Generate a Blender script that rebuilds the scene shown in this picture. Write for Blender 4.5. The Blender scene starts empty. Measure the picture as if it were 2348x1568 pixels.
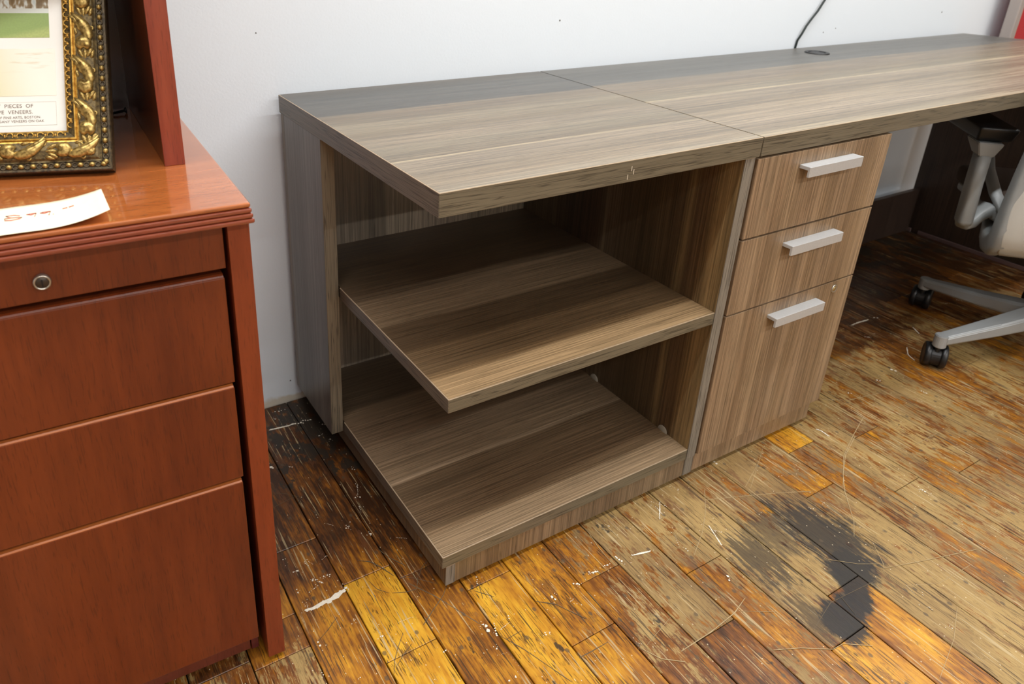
import bpy, bmesh, math, random
from mathutils import Matrix, Vector
random.seed(7)
scn = bpy.context.scene
COL = scn.collection

# ------------------------------------------------------------------ camera
def cam_rot(a, b, c):
    return Matrix.Rotation(a, 3, 'Z') @ Matrix.Rotation(b, 3, 'X') @ Matrix.Rotation(c, 3, 'Z')
cam = bpy.data.cameras.new('camera')
cam_o = bpy.data.objects.new('camera', cam); COL.objects.link(cam_o)
R3 = cam_rot(-0.542989, 1.156946, 0.0304624)
cam_o.matrix_world = Matrix.Translation((-0.476659, -0.806296, 1.088134)) @ R3.to_4x4()
cam.sensor_fit = 'HORIZONTAL'; cam.sensor_width = 36.0
cam.lens = 1694.377 / 2348 * 36.0
cam.shift_x = 156.045 / 2348
cam.shift_y = -227.33 / 2348
cam.clip_start = 0.02; cam.clip_end = 60
cam.dof.use_dof = True; cam.dof.focus_distance = 1.22; cam.dof.aperture_fstop = 6.3
scn.camera = cam_o

# ------------------------------------------------------------------ world and lights
w = bpy.data.worlds.new('world'); scn.world = w; w.use_nodes = True
w.node_tree.nodes['Background'].inputs[0].default_value = (0.90, 0.95, 1.0, 1)
w.node_tree.nodes['Background'].inputs[1].default_value = 0.05
def tube_light(y, z, watts, x=0.9, length=5.0, width=0.12):
    l = bpy.data.lights.new('ceiling_tube_light', 'AREA'); l.shape = 'RECTANGLE'
    l.size = length; l.size_y = width; l.energy = watts; l.color = (0.98, 0.99, 1.0)
    o = bpy.data.objects.new('ceiling_tube_light', l); COL.objects.link(o); o.location = (x, y, z)
    return o
tube_light(0.07, 3.05, 30)
tube_light(-0.47, 3.05, 46, width=0.07)
tube_light(-2.85, 3.05, 54)
tube_light(-5.60, 3.05, 104)

scn.view_settings.view_transform = 'Standard'
scn.view_settings.look = 'None'
scn.view_settings.gamma = 1.0
scn.view_settings.use_curve_mapping = False
scn.view_settings.exposure = 0.77
scn.cycles.max_bounces = 6; scn.cycles.diffuse_bounces = 5; scn.cycles.glossy_bounces = 3; scn.cycles.transmission_bounces = 2
scn.cycles.use_adaptive_sampling = True; scn.cycles.adaptive_threshold = 0.04; scn.cycles.adaptive_min_samples = 16
scn.cycles.caustics_reflective = False; scn.cycles.caustics_refractive = False; scn.cycles.sample_clamp_indirect = 6.0

# ------------------------------------------------------------------ material helpers
def lin(r, g, b):
    f = lambda v: ((v / 255) / 12.92 if v / 255 <= .04045 else ((v / 255 + .055) / 1.055) ** 2.4)
    return (f(r), f(g), f(b), 1)

class N:
    def __init__(s, name):
        s.m = bpy.data.materials.new(name); s.m.use_nodes = True
        s.t = s.m.node_tree; s.b = s.t.nodes['Principled BSDF']
        s._pos = None
    def n(s, typ, **kw):
        x = s.t.nodes.new(typ)
        for k, v in kw.items(): setattr(x, k, v)
        return x
    def link(s, a, b): s.t.links.new(a, b)
    def put(s, sock, v):
        if hasattr(v, 'is_output') or isinstance(v, bpy.types.NodeSocket): s.link(v, sock)
        else: sock.default_value = v
    def pos(s):
        if s._pos is None: s._pos = s.n('ShaderNodeNewGeometry').outputs['Position']
        return s._pos
    def objc(s): return s.n('ShaderNodeTexCoord').outputs['Object']
    def scale(s, v, sc, off=(0, 0, 0)):
        m = s.n('ShaderNodeMapping'); s.link(v, m.inputs[0]); m.inputs[1].default_value = off; m.inputs[3].default_value = sc
        return m.outputs[0]
    dim = '3D'
    def noise(s, v, scale=1.0, detail=2.0, rough=.5, dist=0.0):
        x = s.n('ShaderNodeTexNoise', noise_dimensions=s.dim); s.link(v, x.inputs['Vector'])
        x.inputs['Scale'].default_value = scale; x.inputs['Detail'].default_value = detail
        x.inputs['Roughness'].default_value = rough; x.inputs['Distortion'].default_value = dist
        return x.outputs['Fac']
    def sep(s, v):
        x = s.n('ShaderNodeSeparateXYZ'); s.link(v, x.inputs[0]); return x.outputs
    def math(s, op, a, b=0.0, c=0.0, clamp=False):
        x = s.n('ShaderNodeMath', operation=op, use_clamp=clamp)
        for i, v in enumerate((a, b, c)): s.put(x.inputs[i], v)
        return x.outputs[0]
    def mr(s, v, a, b, c=0.0, d=1.0, smooth=True):
        x = s.n('ShaderNodeMapRange'); x.interpolation_type = 'SMOOTHSTEP' if smooth else 'LINEAR'
        s.put(x.inputs[0], v)
        for i, q in enumerate((a, b, c, d)): s.put(x.inputs[1 + i], q)
        return x.outputs[0]
    def ramp(s, v, stops, interp='LINEAR'):
        x = s.n('ShaderNodeValToRGB'); s.put(x.inputs[0], v); r = x.color_ramp; r.interpolation = interp
        while len(r.elements) < len(stops): r.elements.new(0.5)
        for e, (p, c) in zip(r.elements, stops): e.position = p; e.color = c
        return x.outputs[0]
    def mix(s, f, a, b, mode='MIX'):
        x = s.n('ShaderNodeMix', data_type='RGBA', blend_type=mode)
        s.put(x.inputs[0], f); s.put(x.inputs[6], a); s.put(x.inputs[7], b)
        return x.outputs[2]
    def bump(s, h, strength=.2, dist=.001):
        x = s.n('ShaderNodeBump'); x.inputs['Strength'].default_value = strength; x.inputs['Distance'].default_value = dist
        s.link(h, x.inputs['Height']); s.link(x.outputs[0], s.b.inputs['Normal'])
    def set(s, **kw):
        for k, v in kw.items(): s.put(s.b.inputs[k.replace('_', ' ')], v)
        return s.m

def plain(name, col, rough=.5, metal=0.0, spec=.5, coat=0.0, var=0.0, vscale=60):
    n = N(name); c = lin(*col)
    if var:
        f = n.noise(n.objc(), vscale, 3)
        d = tuple(v * (1 - var) for v in c[:3]) + (1,); u = tuple(min(1, v * (1 + var)) for v in c[:3]) + (1,)
        n.set(Base_Color=n.ramp(f, [(.3, d), (.7, u)]))
    else: n.set(Base_Color=c)
    return n.set(Roughness=rough, Metallic=metal, Specular_IOR_Level=spec, Coat_Weight=coat)

def laminate(name, grain, across, stops, lo=0.0, hi=1.0, gain=1.0, rough=.36):
    """walnut-pattern laminate: coloured strips across one axis, streaks along the grain axis"""
    n = N(name); ax = 'xyz'; g, a = ax.index(grain), ax.index(across); t = 3 - g - a
    def sc(kg, ka, kt):
        v = [0, 0, 0]; v[g] = kg; v[a] = ka; v[t] = kt; return tuple(v)
    p = n.pos(); P = n.sep(p)
    wob = n.noise(n.scale(p, sc(2.2, 9, 9)), 1, 1)
    s = n.math('ADD', P[a], n.math('MULTIPLY', n.math('SUBTRACT', wob, .5), .018))
    base = n.ramp(n.mr(s, lo, hi, smooth=False), [(min(1, max(0, q)), lin(*c)) for q, c in stops])
    mid = n.noise(n.scale(p, sc(1.3, 34, 34)), 1, 2, .55)
    fine = n.noise(n.scale(p, sc(3.2, 330, 330)), 1, 2, .7)
    figure = n.noise(n.scale(p, sc(2.6, 60, 60)), 1, 2, .5)
    lines = n.mr(n.math('PINGPONG', n.math('MULTIPLY', figure, 9.0), .5), .0, .16, .80, 1.0)
    pores = n.mr(n.noise(n.scale(p, sc(38, 900, 900)), 1, 2), .60, .72, 1.0, .78)
    k = n.math('MULTIPLY', n.mr(mid, .25, .75, .88, 1.10), n.mr(fine, .28, .72, .60, 1.30))
    k = n.math('MULTIPLY', n.math('MULTIPLY', k, lines), pores)
    k = n.math('MULTIPLY', k, gain)
    col = n.mix(1.0, base, n.n('ShaderNodeCombineColor').outputs[0], 'MULTIPLY')
    cc = col.node.inputs[7].links[0].from_node
    for i in range(3): n.link(k, cc.inputs[i])
    n.set(Base_Color=col, Roughness=n.mr(fine, .2, .8, rough - .05, rough + .10), Specular_IOR_Level=.5)
    n.bump(fine, .12, .0006)
    return n.m

def edgeband(name, along, col=(108, 100, 82)):
    n = N(name); g = 'xyz'.index(along)
    def sc(kg, ka): v = [ka] * 3; v[g] = kg; return tuple(v)
    p = n.pos()
    a = n.noise(n.scale(p, sc(3.0, 150)), 1, 2, .5)
    ln = n.mr(n.math('PINGPONG', n.math('MULTIPLY', a, 7.0), .5), 0, .20, .42, 1.0)
    f = n.noise(n.scale(p, sc(9, 420)), 1, 2)
    k = n.math('MULTIPLY', ln, n.mr(f, .2, .8, .86, 1.12))
    cc = n.n('ShaderNodeCombineColor')
    for i in range(3): n.link(k, cc.inputs[i])
    n.set(Base_Color=n.mix(1.0, lin(*col), cc.outputs[0], 'MULTIPLY'), Roughness=.42)
    return n.m

def mahogany(name, grain, c0, c1, rough=.3, coat=.35, blotch=9.0):
    n = N(name); g = 'xyz'.index(grain)
    def sc(kg, ka): v = [ka] * 3; v[g] = kg; return tuple(v)
    p = n.objc()
    big = n.noise(n.scale(p, sc(1.2, blotch)), 1, 1)
    mid = n.noise(n.scale(p, sc(8, 75)), 1, 3, .6)
    por = n.mr(n.noise(n.scale(p, sc(45, 620)), 1, 2), .56, .70, 1.0, .72)
    f = n.math('ADD', n.math('MULTIPLY', big, .5), n.math('MULTIPLY', mid, .5))
    base = n.ramp(f, [(.32, lin(*c0)), (.68, lin(*c1))])
    cc = n.n('ShaderNodeCombineColor')
    for i in range(3): n.link(por, cc.inputs[i])
    n.set(Base_Color=n.mix(1.0, base, cc.outputs[0], 'MULTIPLY'), Roughness=rough, Coat_Weight=coat, Coat_Roughness=.05, Specular_IOR_Level=.45)
    return n.m

# ------------------------------------------------------------------ object helpers
def obj(name, bm, mat, parent=None, smooth=False):
    me = bpy.data.meshes.new(name); bm.normal_update(); bm.to_mesh(me); bm.free()
    if smooth:
        for p in me.polygons: p.use_smooth = True
    if mat is not None: me.materials.append(mat)
    o = bpy.data.objects.new(name, me); COL.objects.link(o)
    if parent is not None: o.parent = parent
    return o
def inst(src, name, parent, matrix):
    o = bpy.data.objects.new(name, src.data); COL.objects.link(o); o.parent = parent; o.matrix_local = matrix; return o
def tag(o, label, cat, group=None):
    o['label'] = label; o['category'] = cat
    if group: o['group'] = group
    return o
def struct(o, label=None):
    o['kind'] = 'structure'
    if label: o['label'] = label
    return o
def thing(name, label, cat, loc=(0, 0, 0), rotz=0.0, group=None):
    o = bpy.data.objects.new(name, None); COL.objects.link(o); o.empty_display_size = .05
    o.location = loc; o.rotation_euler = (0, 0, rotz)
    return tag(o, label, cat, group)
def bm_box(bm, x0, x1, y0, y1, z0, z1, bevel=0.0, seg=1):
    r = bmesh.ops.create_cube(bm, size=1.0)
    for v in r['verts']:
        v.co = Vector(((x0 + x1) / 2 + v.co.x * (x1 - x0), (y0 + y1) / 2 + v.co.y * (y1 - y0), (z0 + z1) / 2 + v.co.z * (z1 - z0)))
    if bevel:
        es = list({e for v in r['verts'] for e in v.link_edges})
        bmesh.ops.bevel(bm, geom=es, offset=bevel, segments=seg, affect='EDGES', profile=.6)
def box(name, x0, x1, y0, y1, z0, z1, mat, parent=None, bevel=.0008, seg=1):
    bm = bmesh.new(); bm_box(bm, x0, x1, y0, y1, z0, z1, bevel, seg); return obj(name, bm, mat, parent)
def prism(name, pts, z0, z1, mat, parent=None, bevel=0.0, seg=1):
    bm = bmesh.new(); vs = [bm.verts.new((x, y, z0)) for x, y in pts]; f = bm.faces.new(vs)
    r = bmesh.ops.extrude_face_region(bm, geom=[f])
    for v in r['geom']:
        if isinstance(v, bmesh.types.BMVert): v.co.z = z1
    bmesh.ops.recalc_face_normals(bm, faces=bm.faces)
    if bevel: bmesh.ops.bevel(bm, geom=list(bm.edges), offset=bevel, segments=seg, affect='EDGES', profile=.6)
    return obj(name, bm, mat, parent)
def bm_cyl(bm, r0, r1, z0, z1, seg=24, M=None):
    m = Matrix.Translation((0, 0, (z0 + z1) / 2))
    if M is not None: m = M @ m
    return bmesh.ops.create_cone(bm, cap_ends=True, segments=seg, radius1=r0, radius2=r1, depth=z1 - z0, matrix=m)['verts']
def lathe(name, prof, mat, parent=None, seg=32, M=None):
    bm = bmesh.new(); rings = []
    for r, z in prof:
        rings.append([bm.verts.new((r * math.cos(2 * math.pi * k / seg), r * math.sin(2 * math.pi * k / seg), z)) for k in range(seg)] if r > 1e-6 else [bm.verts.new((0, 0, z))])
    for a, b in zip(rings, rings[1:]):
        for k in range(seg):
            q = (k + 1) % seg
            if len(a) == 1 and len(b) == 1: continue
            if len(a) == 1: bm.faces.new((a[0], b[k], b[q]))
            elif len(b) == 1: bm.faces.new((a[k], a[q], b[0]))
            else: bm.faces.new((a[k], a[q], b[q], b[k]))
    if M is not None: bm.transform(M)
    bmesh.ops.recalc_face_normals(bm, faces=bm.faces)
    return obj(name, bm, mat, parent, True)
def sweep(name, pts, sect, mat, parent=None, smooth=True, cyclic=True):
    """sweep list of (point, half-width, half-height) with a superellipse-ish section; up = z"""
    bm = bmesh.new(); rings = []; n = len(pts)
    for i, (p, hw, hh) in enumerate(pts):
        p = Vector(p); a = Vector(pts[max(0, i - 1)][0]); b = Vector(pts[min(n - 1, i + 1)][0]); d = (b - a).normalized()
        up = Vector(sect[1]) if len(sect) > 1 else Vector((0, 0, 1))
        s = d.cross(up).normalized(); u = s.cross(d).normalized()
        ring = []
        for k in range(sect[0]):
            t = 2 * math.pi * (k + .5) / sect[0]; c, q = math.cos(t), math.sin(t); e = .55
            ring.append(bm.verts.new(p + s * hw * math.copysign(abs(c) ** e, c) + u * hh * math.copysign(abs(q) ** e, q)))
        rings.append(ring)
    for a, b in zip(rings, rings[1:]):
        for k in range(sect[0]):
            q = (k + 1) % sect[0]; bm.faces.new((a[k], a[q], b[q], b[k]))
    bm.faces.new(rings[0]); bm.faces.new(rings[-1])
    bmesh.ops.recalc_face_normals(bm, faces=bm.faces)
    return obj(name, bm, mat, parent, smooth)
def tube(name, pts, r, mat, parent=None, seg=8):
    return sweep(name, [(p, r, r) for p in pts], (seg, (.123, .992, .03)), mat, parent)
def ribbon(bm, pts, width, z, jit=.25, h=.0003):
    """thin raised stroke on the floor with a ragged outline"""
    P = [Vector((x, y)) for x, y in pts]; Q = []
    for a, b in zip(P, P[1:]):
        m = max(1, int((b - a).length / .012))
        Q += [a.lerp(b, k / m) for k in range(m)]
    Q.append(P[-1])
    L, Rr = [], []
    for i, p in enumerate(Q):
        d = (Q[min(i + 1, len(Q) - 1)] - Q[max(0, i - 1)]).normalized(); s = Vector((-d.y, d.x))
        hw = width / 2 * (1 + random.uniform(-jit, jit)) * (.55 if i in (0, len(Q) - 1) else 1)
        L.append(p + s * hw); Rr.append(p - s * hw)
    tip0 = Q[0] - (Q[1] - Q[0]).normalized() * width * .4; tip1 = Q[-1] + (Q[-1] - Q[-2]).normalized() * width * .4
    ring = [tip0] + L + [tip1] + Rr[::-1]
    top = [bm.verts.new((q.x, q.y, z + h)) for q in ring]; bot = [bm.verts.new((q.x, q.y, z)) for q in ring]
    m = len(L); T = lambda i: top[i]
    bm.faces.new((T(0), T(len(ring) - 1), T(1)))
    for i in range(m - 1): bm.faces.new((T(1 + i), T(len(ring) - 1 - i), T(len(ring) - 2 - i), T(2 + i)))
    bm.faces.new((T(m), T(m + 2), T(m + 1)))
    for i in range(len(ring)):
        q = (i + 1) % len(ring); bm.faces.new((top[i], bot[i], bot[q], top[q]))
    bmesh.ops.recalc_face_normals(bm, faces=bm.faces)

# ------------------------------------------------------------------ materials
LT, MD, DK, LN, GD = (134, 121, 102), (116, 104, 86), (84, 81, 76), (163, 148, 121), (143, 126, 98)
M_top = laminate('laminate_top', 'x', 'y', [(0, (141, 129, 109)), (.04, (132, 118, 97)), (.10, MD), (.17, LT), (.195, LT), (.207, LN), (.217, MD), (.30, (120, 110, 92)), (.36, LT), (.44, MD), (.52, (128, 117, 98)), (.62, (113, 100, 84)), (.655, (117, 106, 90)), (.665, DK), (.86, (88, 86, 81)), (.93, (85, 80, 73)), (1, (98, 91, 80))], 0, .66)
M_top2 = laminate('laminate_desk_top', 'x', 'y', [(0, (145, 132, 109)), (.05, MD), (.10, LT), (.22, (132, 119, 99)), (.30, MD), (.41, LT), (.425, LN), (.435, (123, 113, 94)), (.52, MD), (.60, (116, 104, 89)), (.675, (119, 108, 92)), (.69, (90, 88, 83)), (.85, (86, 84, 79)), (1, (99, 95, 88))], 0, .66)
M_mid = laminate('laminate_middle_shelf', 'x', 'y', [(0, (160, 133, 97)), (.10, (148, 121, 86)), (.115, (118, 96, 69)), (.22, (112, 90, 64)), (.235, (86, 68, 48)), (.36, (90, 72, 52)), (.372, (126, 105, 80)), (.53, (118, 98, 75)), (.545, (94, 77, 58)), (.75, (86, 71, 54)), (1, (94, 78, 61))], 0, .64)  # plank stripes; paler front stops also paint in the lit strip before the top's shadow
M_low = laminate('laminate_bottom_shelf', 'x', 'y', [(0, (150, 127, 98)), (.09, (136, 113, 85)), (.12, (114, 92, 68)), (.28, (108, 88, 65)), (.303, (110, 90, 67)), (.311, (156, 134, 107)), (.325, (130, 109, 84)), (.5, (122, 101, 78)), (.68, (114, 94, 72)), (.71, (88, 73, 56)), (1, (94, 79, 62))], 0, .64)  # plank stripes, with the lit front edge painted into the first stops
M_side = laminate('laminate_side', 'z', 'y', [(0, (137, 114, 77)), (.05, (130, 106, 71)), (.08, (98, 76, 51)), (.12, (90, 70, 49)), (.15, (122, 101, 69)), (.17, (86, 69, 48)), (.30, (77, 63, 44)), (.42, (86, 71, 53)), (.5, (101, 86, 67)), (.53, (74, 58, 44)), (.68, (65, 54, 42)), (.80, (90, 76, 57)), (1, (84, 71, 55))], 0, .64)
M_back = laminate('laminate_back', 'z', 'x', [(0, (121, 110, 95)), (.15, (139, 125, 108)), (.30, (113, 102, 87)), (.38, (152, 138, 118)), (.55, (141, 125, 107)), (.7, (127, 114, 95)), (.85, (149, 133, 111)), (1, (118, 107, 89))], 0, .66)
M_end = laminate('laminate_end', 'z', 'y', [(0, (116, 111, 104)), (.3, (124, 120, 113)), (.5, (112, 108, 102)), (.8, (128, 124, 117)), (1, (118, 113, 107))], .42, .66)
M_drawer = laminate('laminate_drawer', 'z', 'x', [(0, (144, 120, 94)), (.10, (147, 124, 97)), (.18, (134, 110, 84)), (.26, (149, 126, 98)), (.38, (142, 118, 92)), (.46, (153, 130, 103)), (.52, (138, 115, 88)), (.64, (145, 122, 96)), (.75, (132, 109, 83)), (.85, (136, 114, 87)), (.87, (151, 128, 100)), (1, (147, 124, 98))], .66, 1.09)
M_plinth = laminate('laminate_plinth', 'z', 'x', [(0, (124, 106, 82)), (.2, (111, 91, 68)), (.4, (134, 113, 87)), (.6, (108, 89, 69)), (.8, (126, 108, 85)), (1, (118, 100, 79))], 0, .66)
M_dark = laminate('laminate_dark_brown', 'z', 'y', [(0, (67, 54, 45)), (.3, (54, 45, 36)), (.6, (72, 56, 46)), (1, (58, 46, 39))], 0, .66)
M_bandx = edgeband('edge_band_along', 'x'); M_bandy = edgeband('edge_band_across', 'y', (111, 103, 90)); M_bandz = edgeband('edge_band_upright', 'z', (118, 107, 89))
M_bandr = edgeband('edge_band_upright_grey', 'z', (129, 123, 112))
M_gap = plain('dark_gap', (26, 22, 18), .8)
M_alu = plain('brushed_aluminium', (188, 190, 190), .36, .25, var=.03, vscale=300)
M_steel = plain('lock_steel', (190, 186, 176), .28, .9)
M_brass = plain('lock_core', (188, 172, 128), .3, .9)
M_blackp = plain('black_plastic', (20, 20, 21), .42)
M_black2 = plain('caster_rubber', (22, 23, 25), .35)
M_grey = plain('grey_plastic', (138, 142, 142), .42, 0, var=.03, vscale=40)
M_silver = plain('silver_paint', (166, 170, 171), .36, .35)
M_shell = plain('silver_shell', (192, 196, 194), .33, .3)
M_seat = plain('brown_seat_fabric', (58, 44, 34), .9, var=.2, vscale=600)
M_mesh = plain('dark_mesh_fabric', (52, 48, 44), .85, var=.25, vscale=900)

M_mah_front = mahogany('mahogany_front', 'z', (92, 37, 13), (119, 53, 21), .36, .10)
M_mah_panel = mahogany('mahogany_panel', 'z', (112, 45, 20), (138, 62, 31), .38, .10)
M_mah_top = mahogany('mahogany_top', 'x', (146, 76, 34), (180, 104, 52), .22, 1.0, 4.0)
M_mah_reed = mahogany('mahogany_reeded_edge', 'x', (124, 54, 34), (146, 70, 46), .16, 1.0)
M_mah_toe = mahogany('mahogany_toe', 'z', (86, 38, 24), (112, 54, 36), .42, .1)
M_mah_lip_lit = mahogany('mahogany_lip_highlight', 'x', (150, 80, 36), (176, 102, 50), .3, .5)  # paler orange paints in the highlight along the drawer top edges
M_mah_red = plain('red_lacquer_foot', (84, 10, 14), .25, coat=.6)
M_hutch_edge = mahogany('mahogany_hutch_edge', 'z', (116, 44, 28), (150, 70, 46), .35, .2)
M_hutch_in = mahogany('mahogany_hutch_inside', 'z', (84, 38, 14), (108, 54, 22), .3, .5)
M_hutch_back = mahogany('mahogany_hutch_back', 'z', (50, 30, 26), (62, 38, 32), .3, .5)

n = N('white_wall_paint')
hgt = n.noise(n.pos(), 190, 1, .6)
zz = n.sep(n.pos())[2]
grime = n.math('MULTIPLY', n.mr(n.math('ADD', zz, n.math('MULTIPLY', n.noise(n.pos(), 34, 2), -.03)), -.006, .006, 1, 0), .6)
n.set(Base_Color=n.mix(grime, lin(227, 234, 239), lin(196, 176, 132)), Roughness=.6, Specular_IOR_Level=.3)
n.bump(hgt, .12, .0012); M_wall = n.m
M_wall2 = plain('shop_wall_paint', (206, 204, 200), .6, spec=.3)
M_ceil = plain('ceiling_white', (236, 236, 232), .8)

# worn hardwood floor: varnish left in patches, bare trodden wood, soot, a burn-like stain, flecks
n = N('worn_hardwood'); n.dim = '2D'
p = n.pos(); X, Y, Z = n.sep(p)
oi = n.n('ShaderNodeObjectInfo'); rnd = oi.outputs['Random']
oc = n.n('ShaderNodeSeparateColor'); n.link(oi.outputs['Color'], oc.inputs[0]); b_tone, b_wear = oc.outputs[0], oc.outputs[1]   # each board's own varnish and wear
shift = n.n('ShaderNodeCombineXYZ'); n.link(n.math('MULTIPLY', rnd, 7.0), shift.inputs[0]); n.link(n.math('MULTIPLY', rnd, 31.0), shift.inputs[1])
va = n.n('ShaderNodeVectorMath', operation='ADD'); n.link(p, va.inputs[0]); n.link(shift.outputs[0], va.inputs[1]); pp = va.outputs[0]   # every board has its own grain
grain = n.noise(n.scale(pp, (150, 13, 1)), 1, 3, .62)
fine = n.noise(n.scale(pp, (430, 46, 1)), 1, 2, .6)
patch = n.noise(n.scale(pp, (16, 6.5, 1)), 1, 4, .72)
patch2 = n.noise(n.scale(p, (32, 15, 1), (3, 7, 0)), 1, 5, .76)
broad = n.noise(n.scale(p, (5.5, 4.0, 1), (11, 3, 0)), 1, 1, .5)
tone = n.math('ADD', n.math('MULTIPLY', patch, .80), n.math('ADD', n.math('MULTIPLY', n.math('SUBTRACT', grain, .5), .50), n.math('SUBTRACT', b_tone, .50)))
tone = n.math('ADD', tone, n.mr(Y, -.10, .40, .06, -.15))
varn = VARN = n.ramp(tone, [(.12, lin(60, 34, 14)), (.28, lin(112, 66, 22)), (.42, lin(158, 102, 28)), (.56, lin(186, 130, 34)), (.76, lin(208, 158, 46))])
# bare wood where people walk (the open side of the furniture), in the grain direction
wear = n.math('ADD', n.mr(X, .04, .50, .24, .525), n.math('MULTIPLY', n.math('SUBTRACT', patch2, .5), 1.35))
wear = n.math('ADD', wear, n.math('MULTIPLY', n.math('SUBTRACT', broad, .5), .55))
wear = n.math('ADD', wear, n.math('SUBTRACT', b_wear, .5))
wear = n.math('ADD', wear, n.mr(Y, .05, .35, 0, -.34))
wear = n.math('ADD', wear, n.math('MULTIPLY', n.math('SUBTRACT', grain, .5), .45))
wear = n.math('ADD', wear, n.math('MULTIPLY', n.math('SUBTRACT', fine, .5), .40))
wearm = n.mr(wear, .43, .62)
bare = n.ramp(n.math('ADD', n.math('MULTIPLY', broad, .5), n.math('ADD', n.math('MULTIPLY', grain, .2), n.math('MULTIPLY', fine, .3))), [(.34, lin(110, 84, 52)), (.48, lin(138, 111, 67)), (.60, lin(158, 130, 79)), (.74, lin(172, 144, 91))])
edge = n.math('MULTIPLY', n.mr(wear, .30, .44), n.mr(wear, .50, .60, 1, 0))
col = n.mix(wearm, varn, bare)
col = n.mix(n.math('MULTIPLY', edge, .55), col, lin(116, 70, 32))
# old dark coat still clinging here and there
rem = n.mr(n.math('ADD', n.noise(n.scale(p, (34, 7.5, 1), (6, 9, 0)), 1, 4, .7), n.math('MULTIPLY', n.math('SUBTRACT', fine, .5), .25)), .61, .65, 0, .65)
col = REM = n.mix(rem, col, lin(100, 62, 36))
# dark grain cracks and crosswise knife scratches
crack = n.mr(n.noise(n.scale(pp, (360, 30, 1), (1, 2, 0)), 1, 2, .7), .58, .66)
crack = n.math('MULTIPLY', crack, n.mr(n.noise(n.scale(p, (17, 8, 1), (9, 1, 0)), 1, 2), .40, .60, .10, .80))
col = n.mix(n.math('MULTIPLY', crack, n.mr(wearm, 0, 1, 1, .6)), col, lin(52, 34, 19))
smask = n.mr(n.noise(n.scale(p, (11, 11, 1), (2, 3, 0)), 1, 0), .44, .60, 0, .75)
def scr(angle, off, dens, inv, c):
    m = n.n('ShaderNodeMapping'); n.link(p, m.inputs[0]); m.inputs[1].default_value = off; m.inputs[2].default_value = (0, 0, angle); m.inputs[3].default_value = (230, 7, 1)
    f = n.mr(n.noise(m.outputs[0], 1, 1, .6), dens, dens + .03)
    return n.mix(n.math('MULTIPLY', f, n.math('SUBTRACT', .75, smask) if inv else smask), col, lin(*c))
col = scr(.55, (2, 3, 0), .665, 0, (64, 46, 28)); col = scr(-.7, (8, 1, 0), .665, 0, (64, 46, 28)); col = scr(1.25, (5, 6, 0), .665, 1, (178, 158, 118))
BL = col
blot = n.mr(n.noise(n.scale(p, (46, 34, 1), (4, 4, 0)), 1, 4, .75), .60, .70, 0, .60)
col = n.mix(n.math('MULTIPLY', blot, n.mr(Y, -.15, .25, .4, .95)), col, lin(60, 38, 22))
# soot along the wall and cabinet side
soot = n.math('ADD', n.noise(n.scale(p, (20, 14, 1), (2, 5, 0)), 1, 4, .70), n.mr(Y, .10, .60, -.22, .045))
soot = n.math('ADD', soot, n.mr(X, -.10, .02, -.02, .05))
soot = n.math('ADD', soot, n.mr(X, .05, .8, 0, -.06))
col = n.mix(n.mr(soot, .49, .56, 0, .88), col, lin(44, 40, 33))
# black stain by the drawers: a mottled ring with two dense lobes
def ell(cx, cy, rx, ry, ang):
    ca, sa = math.cos(ang), math.sin(ang)
    dx = n.math('SUBTRACT', X, cx); dy = n.math('SUBTRACT', Y, cy)
    u = n.math('DIVIDE', n.math('ADD', n.math('MULTIPLY', dx, ca), n.math('MULTIPLY', dy, sa)), rx)
    v = n.math('DIVIDE', n.math('SUBTRACT', n.math('MULTIPLY', dy, ca), n.math('MULTIPLY', dx, sa)), ry)
    return n.math('SQRT', n.math('ADD', n.math('MULTIPLY', u, u), n.math('MULTIPLY', v, v)))
sn = n.math('MULTIPLY', n.math('SUBTRACT', n.noise(n.scale(p, (70, 45, 1)), 1, 4, .72), .5), 1.1)
sf = n.math('MULTIPLY', n.math('SUBTRACT', grain, .5), 1.6)
def blob(cx, cy, rx, ry, a, s0, amt, k=1.0, kf=1.0):
    q = n.math('ADD', ell(cx, cy, rx, ry, a), n.math('ADD', n.math('MULTIPLY', sn, k), n.math('MULTIPLY', sf, kf)))
    return n.math('MULTIPLY', n.mr(q, 1.0 - s0, 1.0 + s0, 1, 0), amt)
st = blob(.748, -.252, .064, .100, .22, .36, .88, 1.2, 1.3)
for a in (blob(.662, -.205, .090, .056, .5, .40, .62, 1.6, 1.8), blob(.590, -.232, .042, .062, 0, .34, .72, 1.7, 1.9), blob(.716, -.330, .060, .046, .5, .22, .95, .8, .5), blob(.668, -.362, .058, .034, .75, .14, .97, .6, .2), blob(.600, -.392, .045, .042, .6, .18, .95, .8, .5), blob(.565, -.365, .030, .05, .2, .4, .6, 1.6, 1.6)):
    st = n.math('MAXIMUM', st, a)
hole = n.mr(n.math('ADD', ell(.648, -.302, .022, .050, .1), n.math('MULTIPLY', sn, .5)), .85, 1.15, 0, 1)
st = n.math('MULTIPLY', st, hole)
SOOT = col
col = STN = n.mix(st, col, lin(34, 33, 32))
# tiny pale flecks
vo = n.n('ShaderNodeTexVoronoi', voronoi_dimensions='2D'); n.link(n.scale(p, (120, 85, 1)), vo.inputs['Vector']); vo.inputs['Scale'].default_value = 1
fl = n.math('MULTIPLY', n.mr(vo.outputs['Distance'], .07, .12, 1, 0), n.mr(n.sep(vo.outputs['Color'])[0], .945, .96))
col = n.mix(n.math('MULTIPLY', fl, .8), col, lin(216, 200, 168))
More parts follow.
